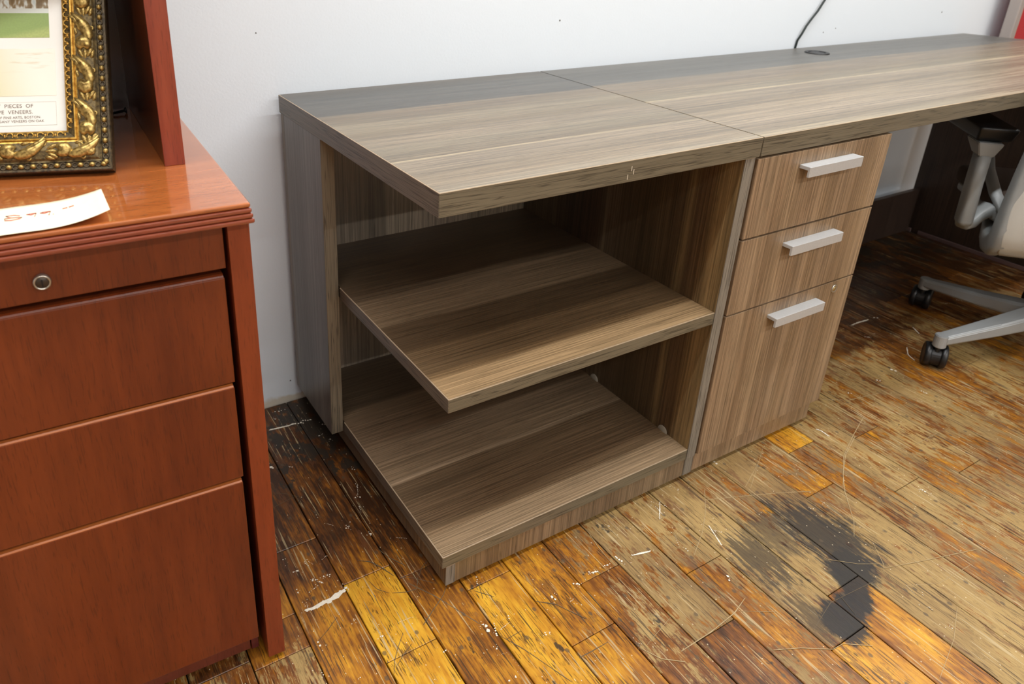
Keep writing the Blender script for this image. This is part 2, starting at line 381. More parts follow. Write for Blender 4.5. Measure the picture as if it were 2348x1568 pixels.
# grey dents
vo2 = n.n('ShaderNodeTexVoronoi', voronoi_dimensions='2D'); n.link(n.scale(p, (26, 20, 1), (5, 2, 0)), vo2.inputs['Vector']); vo2.inputs['Scale'].default_value = 1
dn = n.math('MULTIPLY', n.mr(vo2.outputs['Distance'], .06, .11, 1, 0), n.mr(n.sep(vo2.outputs['Color'])[1], .62, .66))
col = n.mix(n.math('MULTIPLY', dn, .75), col, lin(84, 70, 52))
n.set(Base_Color=col, Roughness=n.mr(wearm, 0, 1, .36, .55), Specular_IOR_Level=.42)
n.bump(fine, .22, .0008)
M_floor = n.m
n = N('worn_hardwood_far'); n.dim = '2D'
n.set(Base_Color=n.ramp(n.noise(n.scale(n.pos(), (11, 4, 1)), 1, 3, .6), [(.34, lin(96, 58, 24)), (.46, lin(164, 106, 34)), (.54, lin(140, 118, 84)), (.7, lin(164, 142, 102))]), Roughness=.5)
M_floor_far = n.m
M_sub = plain('floor_gap_dirt', (34, 28, 22), .9)
M_paint = plain('white_paint_drip', (226, 218, 200), .5, var=.08, vscale=200)
M_scrd = plain('grey_scratch', (92, 78, 58), .7, var=.25, vscale=120)
M_scrt = plain('tan_scratch', (168, 146, 106), .7, var=.15, vscale=120)

# ------------------------------------------------------------------ room shell
WY = .662; X0, X1, Y0, ZC = -3.0, 6.2, -7.4, 3.2
floor = struct(box('floor', X0, X1, Y0, WY + .1, -.06, -.0135, M_sub, None, 0), 'worn orange and grey hardwood plank floor with white paint drips')
wb = struct(box('wall_back', X0 - .1, X1 + .1, WY, WY + .12, -.06, ZC, M_wall, None, 0), 'white painted wall behind the cabinets')
M_speck = plain('nail_hole', (112, 108, 104), .8)
for x, z, r in ((.721, .867, .0024), (-.035, .872, .0016), (-.012, .055, .0020), (2.46, .83, .003), (1.79, .79, .0022), (1.85, .80, .0018)):
    lathe('nail_hole', [(0, 0), (r, 0), (r * .8, .0004), (0, .0005)], M_speck, wb, 10, Matrix.Translation((x, WY, z)) @ Matrix.Rotation(math.pi / 2, 4, 'X'))
struct(box('wall_left', X0 - .12, X0, Y0, WY, -.06, ZC, M_wall2, None, 0))
struct(box('wall_right', X1, X1 + .12, Y0, WY, -.06, ZC, M_wall2, None, 0))
struct(box('wall_front', X0 - .1, X1 + .1, Y0 - .12, Y0, -.06, ZC, M_wall2, None, 0))
struct(box('ceiling', X0 - .1, X1 + .1, Y0 - .1, WY + .12, ZC, ZC + .1, M_ceil, None, 0))

PW, PX = .0931, -.307
fixed = {0: [.010, .08], 2: [.094, -.078], 3: [.058, -.30], 4: [-.023, .36], 1: [-.16, .22], 5: [-.20], 6: [-.11, .02], 7: [-.295], 9: [-.415], 10: [-.345], 12: [-.17], 13: [-.06], 14: [-.25, .02], 15: [-.10]}
# how much varnish shine (tone) and wear the boards nearest the camera have: (from y, to y, tone, wear)
boards = {-1: [(-9, 9, .36, .70)], 0: [(-9, .01, .36, .80), (.01, 9, .46, .45)], 1: [(-9, 9, .44, .42)], 2: [(-9, -.078, .66, .12), (-.078, .094, .70, .10), (.094, 9, .42, .34)], 3: [(-9, .058, .38, .36), (.058, 9, .36, .30)],
          4: [(-9, -.023, .66, .16), (-.023, 9, .40, .40)], 5: [(-9, -.20, .50, .35), (-.20, 9, .52, .42)], 6: [(-9, -.11, .34, .52), (-.11, 9, .50, .58)], 7: [(-9, -.295, .30, .36), (-.295, 9, .40, .70)], 8: [(-9, 9, .46, .56)],
          9: [(-9, -.415, .60, .10), (-.415, 9, .40, .66)], 10: [(-9, -.345, .50, .06), (-.345, 9, .42, .66)], 11: [(-9, 9, .46, .74)], 12: [(-9, -.17, .46, .66), (-.17, 9, .5, .62)], 13: [(-9, -.06, .46, .60), (-.06, 9, .62, .18)]}
YN, YF = -1.35, WY - .004
for k in range(-3, 39):
    x0, x1 = PX + k * PW, PX + (k + 1) * PW
    cuts = [c for c in fixed.get(k, [])]
    if cuts: lo, hi = min(cuts), max(cuts)
    else: lo = hi = random.uniform(-.5, .3); cuts = [lo]
    y = lo - random.uniform(.38, .75)
    while y > YN + .15: cuts.append(y); y -= random.uniform(.40, .85)
    y = hi + random.uniform(.38, .75)
    while y < YF - .12: cuts.append(y); y += random.uniform(.40, .85)
    cuts = sorted([YN] + cuts + [YF])
    for a, b in zip(cuts, cuts[1:]):
        g = random.uniform(.0008, .0014); dz = random.uniform(-.0007, 0)
        bm = bmesh.new(); cx, cy = (x0 + x1) / 2, (a + b) / 2
        bm_box(bm, x0 + g - cx, x1 - g - cx, a + .0006 - cy, b - .0006 - cy, -.0135, 0, .0010)
        o = obj('plank', bm, M_floor, floor); o.location = (cx, cy, dz)
        tw = next(((t_, w_) for lo_, hi_, t_, w_ in boards.get(k, []) if lo_ <= cy < hi_), (random.uniform(.36, .54) - (.12 if cy > .12 and k > 12 else 0), random.uniform(.42, .64)))
        o.color = (tw[0] + random.uniform(-.03, .03), tw[1] + random.uniform(-.03, .03), 0, 1)
bm = bmesh.new()
k = int((X0 - PX) / PW)
while PX + (k + 1) * PW < X1:
    x0, x1 = PX + k * PW + .0009, PX + (k + 1) * PW - .0009
    if -3 <= k < 39: bm_box(bm, x0, x1, Y0, YN - .001, -.0135, 0, 0)
    else: bm_box(bm, x0, x1, Y0, YF, -.0135, 0, 0)
    k += 1
o = obj('outer_planks', bm, M_floor_far, floor); o['kind'] = 'stuff'

SCRATCH_DARK=[([(-0.018,0.042),(0.01,-0.005),(0.033,-0.056),(0.05,-0.094)],1.6),([(0.066,-0.126),(0.087,-0.168),(0.104,-0.212),(0.118,-0.248)],1.3),([(0.039,0.003),(0.024,-0.011),(-0.002,-0.026),(-0.035,-0.046)],1.4),([(-0.074,0.13),(-0.058,0.119),(-0.046,0.099),(-0.033,0.068)],1.3),([(-0.032,0.14),(-0.022,0.109),(-0.004,0.078)],1.5),([(0.003,0.045),(-0.01,0.023),(-0.027,0.025),(-0.052,0.036)],1.2),([(0.037,0.068),(0.021,0.061),(0.006,0.045)],1.2),([(-0.072,-0.043),(-0.093,-0.064),(-0.107,-0.081),(-0.118,-0.1)],1.2),([(-0.069,-0.068),(-0.087,-0.077),(-0.107,-0.09)],1),([(-0.156,0.038),(-0.178,0.023),(-0.202,0.01)],1),([(0.076,-0.029),(0.1,-0.057)],1),([(0.09,-0.025),(0.081,-0.051)],1.2),([(0.159,-0.101),(0.186,-0.123),(0.197,-0.144),(0.213,-0.171)],1.5),([(0.074,-0.137),(0.101,-0.136)],1),([(-0.024,0.06),(-0.003,0.046),(0.025,0.017)],0.9),([(-0.077,0.079),(-0.072,0.057),(-0.057,0.039)],0.9),([(0.156,-0.222),(0.181,-0.223),(0.215,-0.223)],1.6),([(-0.153,0.372),(-0.133,0.359),(-0.116,0.34)],1),([(-0.113,0.341),(-0.105,0.292),(-0.094,0.261)],0.8),([(-0.076,0.131),(-0.058,0.118),(-0.042,0.092)],1.2),([(-0.113,0.341),(-0.13,0.341),(-0.165,0.334)],0.7),([(0.731,-0.368),(0.681,-0.363),(0.615,-0.357),(0.537,-0.377)],1),([(0.645,-0.353),(0.63,-0.395)],0.9)]
SCRATCH_TAN=[([(1.096,-0.097),(1.011,-0.128),(0.947,-0.164),(0.9,-0.199),(0.836,-0.26),(0.799,-0.284)],1.6),([(0.616,-0.071),(0.683,-0.097),(0.773,-0.133),(0.842,-0.165)],1.1),([(0.641,-0.049),(0.594,-0.094),(0.543,-0.131),(0.483,-0.164)],1.2),([(0.309,-0.295),(0.381,-0.294),(0.447,-0.288),(0.489,-0.276)],2),([(0.256,-0.261),(0.271,-0.289),(0.301,-0.312)],1.8),([(0.444,-0.368),(0.488,-0.388),(0.533,-0.416),(0.558,-0.418),(0.598,-0.445)],1.5),([(0.773,-0.359),(0.846,-0.382),(0.917,-0.403),(0.985,-0.423)],1.2),([(0.816,-0.312),(0.783,-0.353),(0.764,-0.365)],1),([(0.806,-0.473),(0.733,-0.505),(0.635,-0.533)],1),([(0.393,-0.17),(0.398,-0.251)],1),([(0.346,-0.019),(0.337,-0.06),(0.334,-0.099)],1.2),([(0.453,-0.287),(0.514,-0.323)],0.8),([(0.342,-0.24),(0.268,-0.259)],0.8),([(0.688,-0.235),(0.7,-0.295),(0.74,-0.329),(0.783,-0.353)],0.8),([(0.773,-0.403),(0.83,-0.429),(0.931,-0.435)],0.8),([(0.81,-0.05),(0.722,-0.087)],0.8),([(1.189,-0.061),(1.092,-0.094),(1.006,-0.127),(0.907,-0.19)],1.4),([(1.152,0.038),(1.219,-0.002),(1.318,-0.021)],1.3),([(0.864,-0.021),(0.731,-0.094)],0.9),([(1.284,-0.185),(1.195,-0.184)],1)]
PAINT=[([(-0.197,0.077),(-0.185,0.074),(-0.167,0.076),(-0.149,0.078),(-0.133,0.082),(-0.121,0.085)],6.5),([(-0.155,0.075),(-0.124,0.082)],9),([(-0.121,0.088),(-0.116,0.083),(-0.118,0.077)],2),([(-0.196,0.094),(-0.195,0.085)],2),([(-0.191,0.09),(-0.191,0.083)],1.5),([(-0.202,0.009),(-0.203,0.001),(-0.199,0.002)],5),([(0.055,-0.1),(0.055,-0.11)],8),([(0.046,-0.095),(0.053,-0.096)],3),([(0.07,-0.101),(0.061,-0.124)],3),([(-0.109,-0.029),(-0.106,-0.032)],4),([(0.099,-0.102),(0.098,-0.107)],3.5),([(0.282,-0.1),(0.293,-0.102)],5),([(0.241,-0.103),(0.249,-0.109)],4),([(0.188,-0.108),(0.191,-0.113)],5),([(0.135,-0.161),(0.142,-0.162)],3),([(-0.031,-0.105),(-0.027,-0.105)],3.5),([(0.096,-0.007),(0.089,-0.021)],2.5),([(-0.187,0.162),(-0.182,0.163)],3),([(-0.196,0.117),(-0.196,0.124)],2.5),([(-0.155,0.172),(-0.151,0.163)],1.5),([(-0.137,0.128),(-0.135,0.123)],2),([(-0.133,0.021),(-0.133,0.013)],2),([(0.045,-0.139),(0.048,-0.144)],3),([(0.034,-0.198),(0.045,-0.2)],3),([(0.042,-0.154),(0.059,-0.158),(0.061,-0.191)],0.8),([(-0.132,0.165),(-0.124,0.168)],1.5),([(-0.06,0.22),(-0.058,0.212)],2),([(-0.029,0.182),(-0.029,0.175)],2),([(0.012,0.146),(0.028,0.135)],1.2),([(-0.164,0.127),(-0.156,0.127),(-0.151,0.116)],3),([(-0.178,0.108),(-0.161,0.114)],2),([(-0.17,-0.082),(-0.167,-0.081)],2),([(-0.216,-0.039),(-0.216,-0.049)],2),([(-0.067,-0.022),(-0.047,-0.024)],1),([(0.073,-0.117),(0.093,-0.114)],1.5),([(0.212,-0.13),(0.22,-0.129)],1.5),([(-0.096,0.573),(-0.078,0.571),(-0.053,0.568),(-0.039,0.569)],3.5),([(-0.043,0.568),(-0.019,0.563)],6),([(-0.017,0.57),(-0.001,0.565)],5),([(-0.063,0.635),(-0.056,0.631)],6.5),([(-0.048,0.631),(-0.04,0.63)],4),([(0.016,0.533),(0.021,0.53)],6),([(-0.134,0.452),(-0.129,0.445)],9.5),([(-0.098,0.433),(-0.094,0.43)],4),([(0.01,0.478),(0.013,0.476)],3.5),([(0.004,0.309),(-0.005,0.286)],2.5),([(-0.014,0.282),(-0.005,0.278)],3.5),([(0.003,0.317),(0.005,0.313)],3),([(-0.016,0.254),(-0.018,0.245)],2),([(-0.062,0.214),(-0.057,0.216)],3),([(-0.029,0.18),(-0.027,0.177)],4),([(-0.187,0.162),(-0.181,0.162)],3.5),([(-0.163,0.175),(-0.159,0.164)],2),([(-0.144,0.129),(-0.133,0.125)],2.5),([(-0.164,0.131),(-0.152,0.116)],3),([(-0.195,0.198),(-0.191,0.198)],2.5),([(-0.074,0.609),(-0.072,0.607)],3),([(-0.004,0.501),(-0.003,0.5)],3),([(0.016,0.361),(0.019,0.359)],2.5),([(-0.09,0.242),(-0.082,0.232)],1.5),([(0.529,-0.031),(0.494,-0.065)],2),([(0.514,-0.022),(0.532,-0.046)],1.6),([(0.512,-0.035),(0.508,-0.06)],1.6),([(0.568,-0.125),(0.55,-0.172)],2),([(0.566,-0.137),(0.577,-0.149)],1.5),([(0.38,-0.107),(0.398,-0.111),(0.417,-0.116)],3),([(0.35,-0.093),(0.353,-0.107)],4),([(0.283,-0.099),(0.296,-0.103)],6),([(0.317,-0.101),(0.33,-0.103)],3),([(0.5,-0.23),(0.497,-0.236)],6),([(0.832,-0.197),(0.829,-0.206)],2.5),([(0.791,-0.195),(0.794,-0.198)],2.5),([(0.39,-0.028),(0.392,-0.03)],2.5),([(0.188,-0.107),(0.191,-0.114)],5),([(0.242,-0.103),(0.249,-0.11)],3.5),([(0.481,-0.145),(0.481,-0.151)],2.5),([(0.491,-0.108),(0.474,-0.135)],1.5),([(0.257,-0.246),(0.262,-0.253)],1.5),([(0.135,-0.16),(0.14,-0.163)],3),([(1.052,-0.274),(1.053,-0.283)],2.5),([(0.772,-0.402),(0.766,-0.42)],0.9),([(0.753,-0.488),(0.752,-0.492)],2),([(0.761,-0.448),(0.759,-0.454)],1.5),([(0.728,0.0),(0.728,-0.005)],4),([(0.59,-0.014),(0.591,-0.022)],2.5),([(1.456,0.029),(1.464,0.019)],7),([(1.369,0.018),(1.375,0.011)],7),([(1.59,0.228),(1.629,0.228),(1.669,0.224)],4),([(1.698,0.224),(1.704,0.219)],5),([(1.598,0.168),(1.604,0.165)],4),([(1.993,0.177),(2.008,0.163)],4),([(2.061,0.165),(2.067,0.156)],4),([(1.429,-0.069),(1.43,-0.081)],4),([(1.038,-0.036),(1.043,-0.045),(1.041,-0.066)],3),([(1.247,0.017),(1.251,0.013)],4),([(1.053,-0.276),(1.053,-0.281)],4),([(1.612,0.074),(1.575,0.049),(1.562,0.024)],2.5),([(1.745,0.131),(1.725,0.102)],3),([(1.56,0.168),(1.57,0.16)],3.5)]
def blot(bm, c, r, z, h=.0003):
    m = 9; a0 = random.random() * 6.3
    ring = [Vector((c[0] + math.cos(a0 + k * 6.283 / m) * r * random.uniform(.55, 1.25), c[1] + math.sin(a0 + k * 6.283 / m) * r * random.uniform(.55, 1.25))) for k in range(m)]
    top = [bm.verts.new((q.x, q.y, z + h)) for q in ring]; bot = [bm.verts.new((q.x, q.y, z)) for q in ring]; ct = bm.verts.new((c[0], c[1], z + h * 1.3))
    for k in range(m):
        q = (k + 1) % m; bm.faces.new((top[k], top[q], ct)); bm.faces.new((top[k], bot[k], bot[q], top[q]))
def strokes(name, data, mat, z, k=1.0):
    bm = bmesh.new()
    for i, (pts, wd) in enumerate(data): ribbon(bm, pts, wd * .001 * k, z + (i % 7) * .00012)
    o = obj(name, bm, mat, floor); o['kind'] = 'stuff'; return o
def splashes(name, data, mat, z):
    bm = bmesh.new()
    for i, (pts, wd) in enumerate(data):
        P_ = [Vector(q) for q in pts]; L = sum((b - a).length for a, b in zip(P_, P_[1:])); r = wd * .0005; zz = z + (i % 7) * .00012
        if L > .030 and wd >= 1.8: ribbon(bm, pts, wd * .0009, zz, .55)
        n_ = max(2, int(L / (r * (1.5 if wd > 3 else 2.6))))
        if L > .030 and wd < 1.8: n_ = int(L / .004)
        for q in range(n_):
            t = q / max(1, n_ - 1) * (len(P_) - 1); a = min(int(t), len(P_) - 2); c = P_[a].lerp(P_[a + 1], t - a)
            s = r * random.uniform(.5, 1.15)
            blot(bm, (c.x + random.gauss(0, r * .45), c.y + random.gauss(0, r * .45)), s, zz + random.random() * .0002)
        for q in range(2):
            c = random.choice(P_); blot(bm, (c.x + random.gauss(0, .006), c.y + random.gauss(0, .006)), random.uniform(.0003, .0009), zz)
    bmesh.ops.recalc_face_normals(bm, faces=bm.faces)
    o = obj(name, bm, mat, floor); o['kind'] = 'stuff'; return o
strokes('scratch_marks', SCRATCH_DARK, M_scrd, -.0002, .85)
strokes('pale_scratch_marks', SCRATCH_TAN, M_scrt, -.0001, .70)
splashes('paint_drips', PAINT, M_paint, -.0001)

# ------------------------------------------------------------------ open shelf cabinet
H, TT = .749, .0366; ZU = H - TT; W = .6640; D = .6557
M_bevel = plain('edge_band_bevel', (168, 148, 122), .35, var=.06, vscale=80)
def band(parent, x0, x1, y0, y1, z0, z1, mat):
    o = box('edge_band', x0, x1, y0, y1, z0, z1, mat, parent, .0010, 2)
    o.data.materials.append(M_bevel)
    for f in o.data.polygons:
        if f.normal.z > .2: f.material_index = 1
    return o
cab = thing('shelf_cabinet', 'grey-brown wood-grain open cabinet with one middle shelf, next to the drawer pedestal', 'shelf cabinet')
cab.location = (-.00499, -.00843, .01138); cab.scale = (.98954,) * 3
t = box('cabinet_top', .0016, W, .0016, D, ZU, H, M_top, cab, .0006)
band(t, .0004, W, 0, .0022, ZU, H, M_bandx); band(t, 0, .0022, .0004, D, ZU, H, M_bandy)
XS, XR, WR, YB = .0295, .6305, .6565, .632
e = box('end_panel', .0006, .0268, .4345, YB, .0484, ZU, M_end, cab, .0004)
band(e, .0004, .027, .4327, .4347, .0484, ZU, M_bandz)
box('back_panel', .0006, XR, YB, .6482, .0484, ZU, M_back, cab, .0004)
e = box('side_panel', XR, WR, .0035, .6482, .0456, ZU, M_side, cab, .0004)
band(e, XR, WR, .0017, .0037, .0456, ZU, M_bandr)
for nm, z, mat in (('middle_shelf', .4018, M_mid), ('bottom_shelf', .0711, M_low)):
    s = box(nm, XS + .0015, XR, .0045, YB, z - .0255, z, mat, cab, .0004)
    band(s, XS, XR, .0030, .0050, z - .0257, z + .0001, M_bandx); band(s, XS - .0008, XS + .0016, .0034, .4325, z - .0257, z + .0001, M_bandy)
s = box('plinth_side', .0372, .0560, .0050, .60, 0, .0455, M_plinth, cab, .0006)
band(s, .0370, .0562, .0036, .0052, 0, .0455, M_bandr)
box('plinth_front', .0564, XR, .0046, .0230, 0, .0455, M_plinth, cab, .0006)
box('plinth_side', XR + .0006, WR, .0036, .60, 0, .0455, M_bandr, cab, .0006)
def glides(parent, pts):
    for x, y in pts: lathe('glide', [(0, -.0115), (.012, -.0115), (.012, -.006), (.004, -.005), (.004, .004), (0, .004)], M_blackp, parent, 16, Matrix.Translation((x, y, 0)))
glides(cab, ((.10, .10), (.58, .10), (.10, .57), (.58, .57)))
# clear round bumpers at the inside corner of the bottom shelf
M_clear = N('clear_plastic').set(Base_Color=(.55, .5, .4, 1), Roughness=.25, Alpha=.55)
for y in (.075, .30):
    lathe('bumper', [(.0, .0), (.0125, .0), (.0135, .0012), (.0125, .0024), (0, .0028)], M_clear, cab, 24, Matrix.Translation((XR - .0001, y, .0715)) @ Matrix.Rotation(-math.pi / 2, 4, 'Y'))
# small nicks in the front edge band
bm = bmesh.new()
for x, z in ((.352, .7345), (.357, .7285), (.345, .7215)):
    bm_box(bm, x - .0006, x + .0006, -.0002, .0004, z - .004, z + .004)
M_nick = plain('bare_nick', (216, 206, 186), .7)
o = obj('edge_nick', bm, M_nick, cab); o['kind'] = 'stuff'

# ------------------------------------------------------------------ long desk top on panels
desk = thing('long_desk', 'long grey-brown wood-grain desk with black grommet, over the drawer pedestal and chair', 'desk', (0, 0, 0))
desk.location = (-.00499, -.00843, .01138); desk.scale = (.98954,) * 3
XD = W + .0034
t = prism('desk_top', [(XD, .0016), (2.70, .0016), (2.70, .455), (2.64, D), (XD, D)], ZU, H, M_top2, desk, .0006)
band(t, XD, 2.70, 0, .0022, ZU, H, M_bandx)
box('modesty_panel', 1.09, 2.549, .600, .618, -.010, .165, M_dark, desk)
e = box('end_panel', 2.55, 2.575, .02, .625, -.0112, ZU, M_dark, desk)
band(e, 2.5495, 2.5755, .018, .0205, -.0112, ZU, M_bandr)
M_rail = plain('metal_foot_rail', (150, 126, 124), .35, .6)
box('foot_rail', 2.545, 2.5495, .02, .56, -.0114, .004, M_rail, desk); box('foot_rail', 2.545, 2.5495, .588, .625, -.0114, .004, M_rail, desk)
g = lathe('cable_grommet', [(.024, -.002), (.024, .0015), (.026, .0028), (.031, .0034), (.034, .0026), (.0355, 0), (.034, -.004)], M_blackp, desk, 40, Matrix.Translation((1.640, .570, H)))
lathe('grommet_cap', [(0, .0008), (.020, .0010), (.0238, .0006), (.0238, -.002), (0, -.002)], M_blackp, g, 40, Matrix.Translation((1.640, .570, H)))

cable = tube('power_cord', [(1.662, .6592, .62), (1.661, .6592, .70), (1.660, .6592, .751), (1.660, .657, .772), (1.668, .652, .793), (1.682, .652, .816), (1.702, .652, .838), (1.722, .652, .858), (1.748, .652, .894), (1.80, .654, .965), (1.83, .656, 1.05), (1.84, .6588, 1.2), (1.842, .6588, 1.8), (1.842, .6588, 3.19)], +.0028, plain('green_black_cord', (16, 30, 26), .4), None, 10)
tag(cable, 'thin dark green cord rising from behind the desk against the white wall', 'cord')

# ------------------------------------------------------------------ drawer pedestal
ped = thing('drawer_pedestal', 'wood-grain three-drawer pedestal with flat silver pulls under the long desk', 'drawer unit')
ped.location = (-.00499, -.00843, .01138); ped.scale = (.98954,) * 3
PX0, PX1 = .6645, 1.081
box('pedestal_body', PX0 + .004, PX1 - .002, .021, .60, .046, ZU - .001, M_drawer, ped)
box('pedestal_plinth', PX0 - .006, PX1 - .022, .006, .58, 0, .0455, M_drawer, ped)
box('gap_shade_strip', WR + .0008, PX0 + .0035, .022, .05, .046, ZU - .002, M_gap, ped, 0)  # dark filler painting in the shade between cabinet side and drawers
glides(ped, ((.70, .06), (1.02, .06), (.70, .54), (1.02, .54)))
def pull(x0, x1, zt, parent):
    bm = bmesh.new()
    bm_box(bm, x0, x1, -.0225, .0008, zt - .0075, zt, .0007); bm_box(bm, x0, x1, -.0225, -.0175, zt - .0205, zt - .0075 + .0012, .0006)
    return obj('drawer_pull', bm, M_alu, parent)
for z1, z0, px0, px1, zt in ((ZU - .0045, .5500, .790, .957, .6815), (.5460, .3865, .793, .957, .5195), (.3830, .0475, .797, .958, .3560)):
    d = box('drawer', PX0, PX1, .0004, .0195, z0, z1, M_drawer, ped, .0009, 2)
    pull(px0, px1, zt, d)
lk = lathe('lock', [(0, .0), (.0095, .0), (.0100, .0008), (.0092, .0020), (.0066, .0022), (.0060, .0012), (0, .0012)], M_steel, ped, 28, Matrix.Translation((1.018, .0004, .3640)) @ Matrix.Rotation(math.pi / 2, 4, 'X'))
lathe('lock_core', [(0, .0026), (.0046, .0026), (.0056, .0018), (.0056, .001), (0, .001)], M_brass, lk, 20, Matrix.Translation((1.018, .0004, .3640)) @ Matrix.Rotation(math.pi / 2, 4, 'X'))

# ------------------------------------------------------------------ mahogany credenza
RZ = math.radians(-2.1)
cr = thing('mahogany_credenza', 'reddish mahogany desk with reeded top edge and round lock, carrying the gold frame', 'desk', (-.255, .014, 0), RZ)
CW, CD = -1.55, .575
s = box('side_panel', -.0262, 0, 0, CD, .009, .7515, M_mah_panel, cr, .0008, 2)
for y in (.035, CD - .035): lathe('glide', [(0, .0), (.010, .0), (.010, .004), (.004, .006), (.004, .010), (0, .010)], M_blackp, s, 16, Matrix.Translation((-.013, y, 0)))
s = box('side_panel', CW, CW + .0262, 0, CD, .009, .7515, M_mah_panel, cr, .0008)
for y in (.035, CD - .035): lathe('glide', [(0, .0), (.010, .0), (.010, .004), (.004, .006), (.004, .010), (0, .010)], M_blackp, s, 16, Matrix.Translation((CW + .013, y, 0)))
box('modesty_panel', CW + .0262, -.0262, CD - .04, CD - .022, .06, .7515, M_mah_panel, cr)
for k in range(4):
    z1 = .7780 - k * .0066; gx = .0005 + k * .0012
    if k == 0: box('credenza_top', CW - gx, gx, -.0135, CD + .002, z1 - .0060, z1, M_mah_top, cr, .0028, 3)
    else: box('reed_moulding', CW - gx, gx, -.0135 - k * .0004, CD + .002, z1 - .0062, z1, M_mah_reed, cr, .0030, 4)
box('top_core', CW + .004, -.004, -.0095, CD, .7525, .7742, M_mah_reed, cr, 0)
TX0, TX1 = -.428, -.0315
box('pedestal_body', TX0 + .004, TX1 - .004, .026, CD - .05, .060, .7508, M_mah_toe, cr, 0)
fa = box('fascia_rail', TX0, TX1 + .0008, .0055, .0255, .6915, .7515, M_mah_front, cr, .0012, 2)
fronts = ((.6830, .5275), (.5235, .3725), (.3670, .0560))
for i, (z1, z0) in enumerate(fronts):
    sh = -.0022 - i * .0016
    d = box('drawer', TX0, TX1 + sh, .0055, .0255, z0, z1 - .0040, M_mah_front, cr, .0012, 2)
    bm = bmesh.new(); xa, xb = TX0 + .0004, TX1 + sh - .0012
    sec = [(.0058, z1 - .0044), (.0058, z1 - .0034), (.0072, z1 - .0014), (.0100, z1), (.0250, z1), (.0250, z1 - .0044)]
    A = [bm.verts.new((xa, y, z)) for y, z in sec]; B = [bm.verts.new((xb, y, z)) for y, z in sec]
    for q in range(6): bm.faces.new((A[q], A[(q + 1) % 6], B[(q + 1) % 6], B[q]))
    bm.faces.new(A); bm.faces.new(B); bmesh.ops.recalc_face_normals(bm, faces=bm.faces); obj('drawer_lip', bm, M_mah_lip_lit if i else M_mah_front, d)  # highlight colour on lower lips; top lip kept dark for the fascia's shade
box('toe_kick', TX0 + .01, -.0470, .0300, .0460, .0075, .0600, M_mah_toe, cr, .0006)
box('foot_block', -.0455, -.0340, .0290, .30, .0060, .0600, M_mah_red, cr, .0006)
MX = Matrix.Translation((-.2262, .0055, .7160)) @ Matrix.Rotation(math.pi / 2, 4, 'X')
lk = lathe('lock', [(0, 0), (.0088, 0), (.0092, .0015), (.0090, .0052), (.0080, .0062), (.0072, .0062), (.0068, .0055), (0, .0055)], M_steel, fa, 32, MX)
lathe('lock_face', [(0, .0058), (.0066, .0058), (.0070, .0052), (.0070, .004), (0, .004)], plain('lock_dark_steel', (74, 66, 58), .4, .6), lk, 28, MX)
box('keyhole', -.2270, -.2254, -.0010, .0006, .7115, .7195, M_gap, lk, 0)

# ------------------------------------------------------------------ hutch on the credenza
ZT = .7780
hu = thing('hutch', 'mahogany hutch standing on the red credenza, with dark inside back', 'hutch', (-.255, .014, ZT), RZ)
HD = .525
s = box('side_panel', -.0655, -.0397, .1650, HD, 0, .95, M_hutch_in, hu, .0006)
box('edge_strip', -.0657, -.0395, .1634, .1652, 0, .95, M_hutch_edge, s, .0006)
box('side_panel', CW + .04, CW + .066, .1640, HD, 0, .95, M_hutch_in, hu, .0006)
box('back_panel', CW + .066, -.0657, HD - .012, HD - .002, 0, .95, M_hutch_back, hu, 0)
up_ = box('upper_cabinet', CW + .066, -.0657, .1760, HD - .0125, .52, .93, M_hutch_in, hu, .0006)
box('hutch_top', CW + .03, -.0300, .150, HD + .004, .9505, .975, M_mah_top, hu, .002, 2)
for k in range(3):
    a = CW + .068 + k * .478; box('cabinet_door', a + .002, a + .474, .1590, .1755, .522, .928, M_mah_front, up_, .0015)

def make_screw():
    bm = bmesh.new(); Mx = Matrix.Rotation(-math.pi / 2, 4, 'Y')
    bm_cyl(bm, .0055, .0030, 0, .0022, 18, Mx); bm_cyl(bm, .0018, .0016, .0022, .030, 12, Mx); bm_cyl(bm, .0016, .0003, .030, .036, 12, Mx)
    for k in range(14): bm_cyl(bm, .0016, .0025, .0045 + k * .0019, .0054 + k * .0019, 12, Mx); 
    return obj('screw', bm, plain('black_screw_steel', (40, 40, 42), .3, .8))
sc_ = make_screw(); sc_.location = (-.3125, .494, ZT + .0053); sc_.rotation_euler = (0, math.radians(-5.0), math.radians(14))
tag(sc_, 'black wood screw lying on the red credenza inside the hutch', 'screw')

# ------------------------------------------------------------------ gilt picture frame leaning in the hutch
th = math.radians(30); ee = Vector((-.9553, .2955, 0)); hh = Vector((.2955, .9553, 0))
U = hh * math.sin(th) + Vector((0, 0, 1)) * math.cos(th); Xa = -ee; Za = Xa.cross(U)
FM = Matrix(((Xa.x, U.x, Za.x, -.3783), (Xa.y, U.y, Za.y, .170), (Xa.z, U.z, Za.z, .7857), (0, 0, 0, 1)))
fr = thing('picture_frame', 'ornate antique gold picture frame leaning on the red credenza', 'picture frame')
fr.matrix_world = FM
FW, FH = .36, .44
def gold(name, c0, c1, metal=.75, rough=.34):
    n = N(name); f = n.noise(n.objc(), 260, 3, .6)
    return n.set(Base_Color=n.ramp(f, [(.35, lin(*c0)), (.62, lin(*c1))]), Metallic=metal, Roughness=rough)
M_gold = gold('worn_gold', (112, 88, 44), (196, 168, 100)); M_bronze = gold('bronze_ground', (62, 52, 34), (116, 98, 60), .5, .5)
M_patina = gold('dark_patina', (46, 38, 27), (92, 78, 54), .45, .45); M_fillet = gold('gold_fillet', (170, 124, 48), (222, 178, 88))
k_ = .93
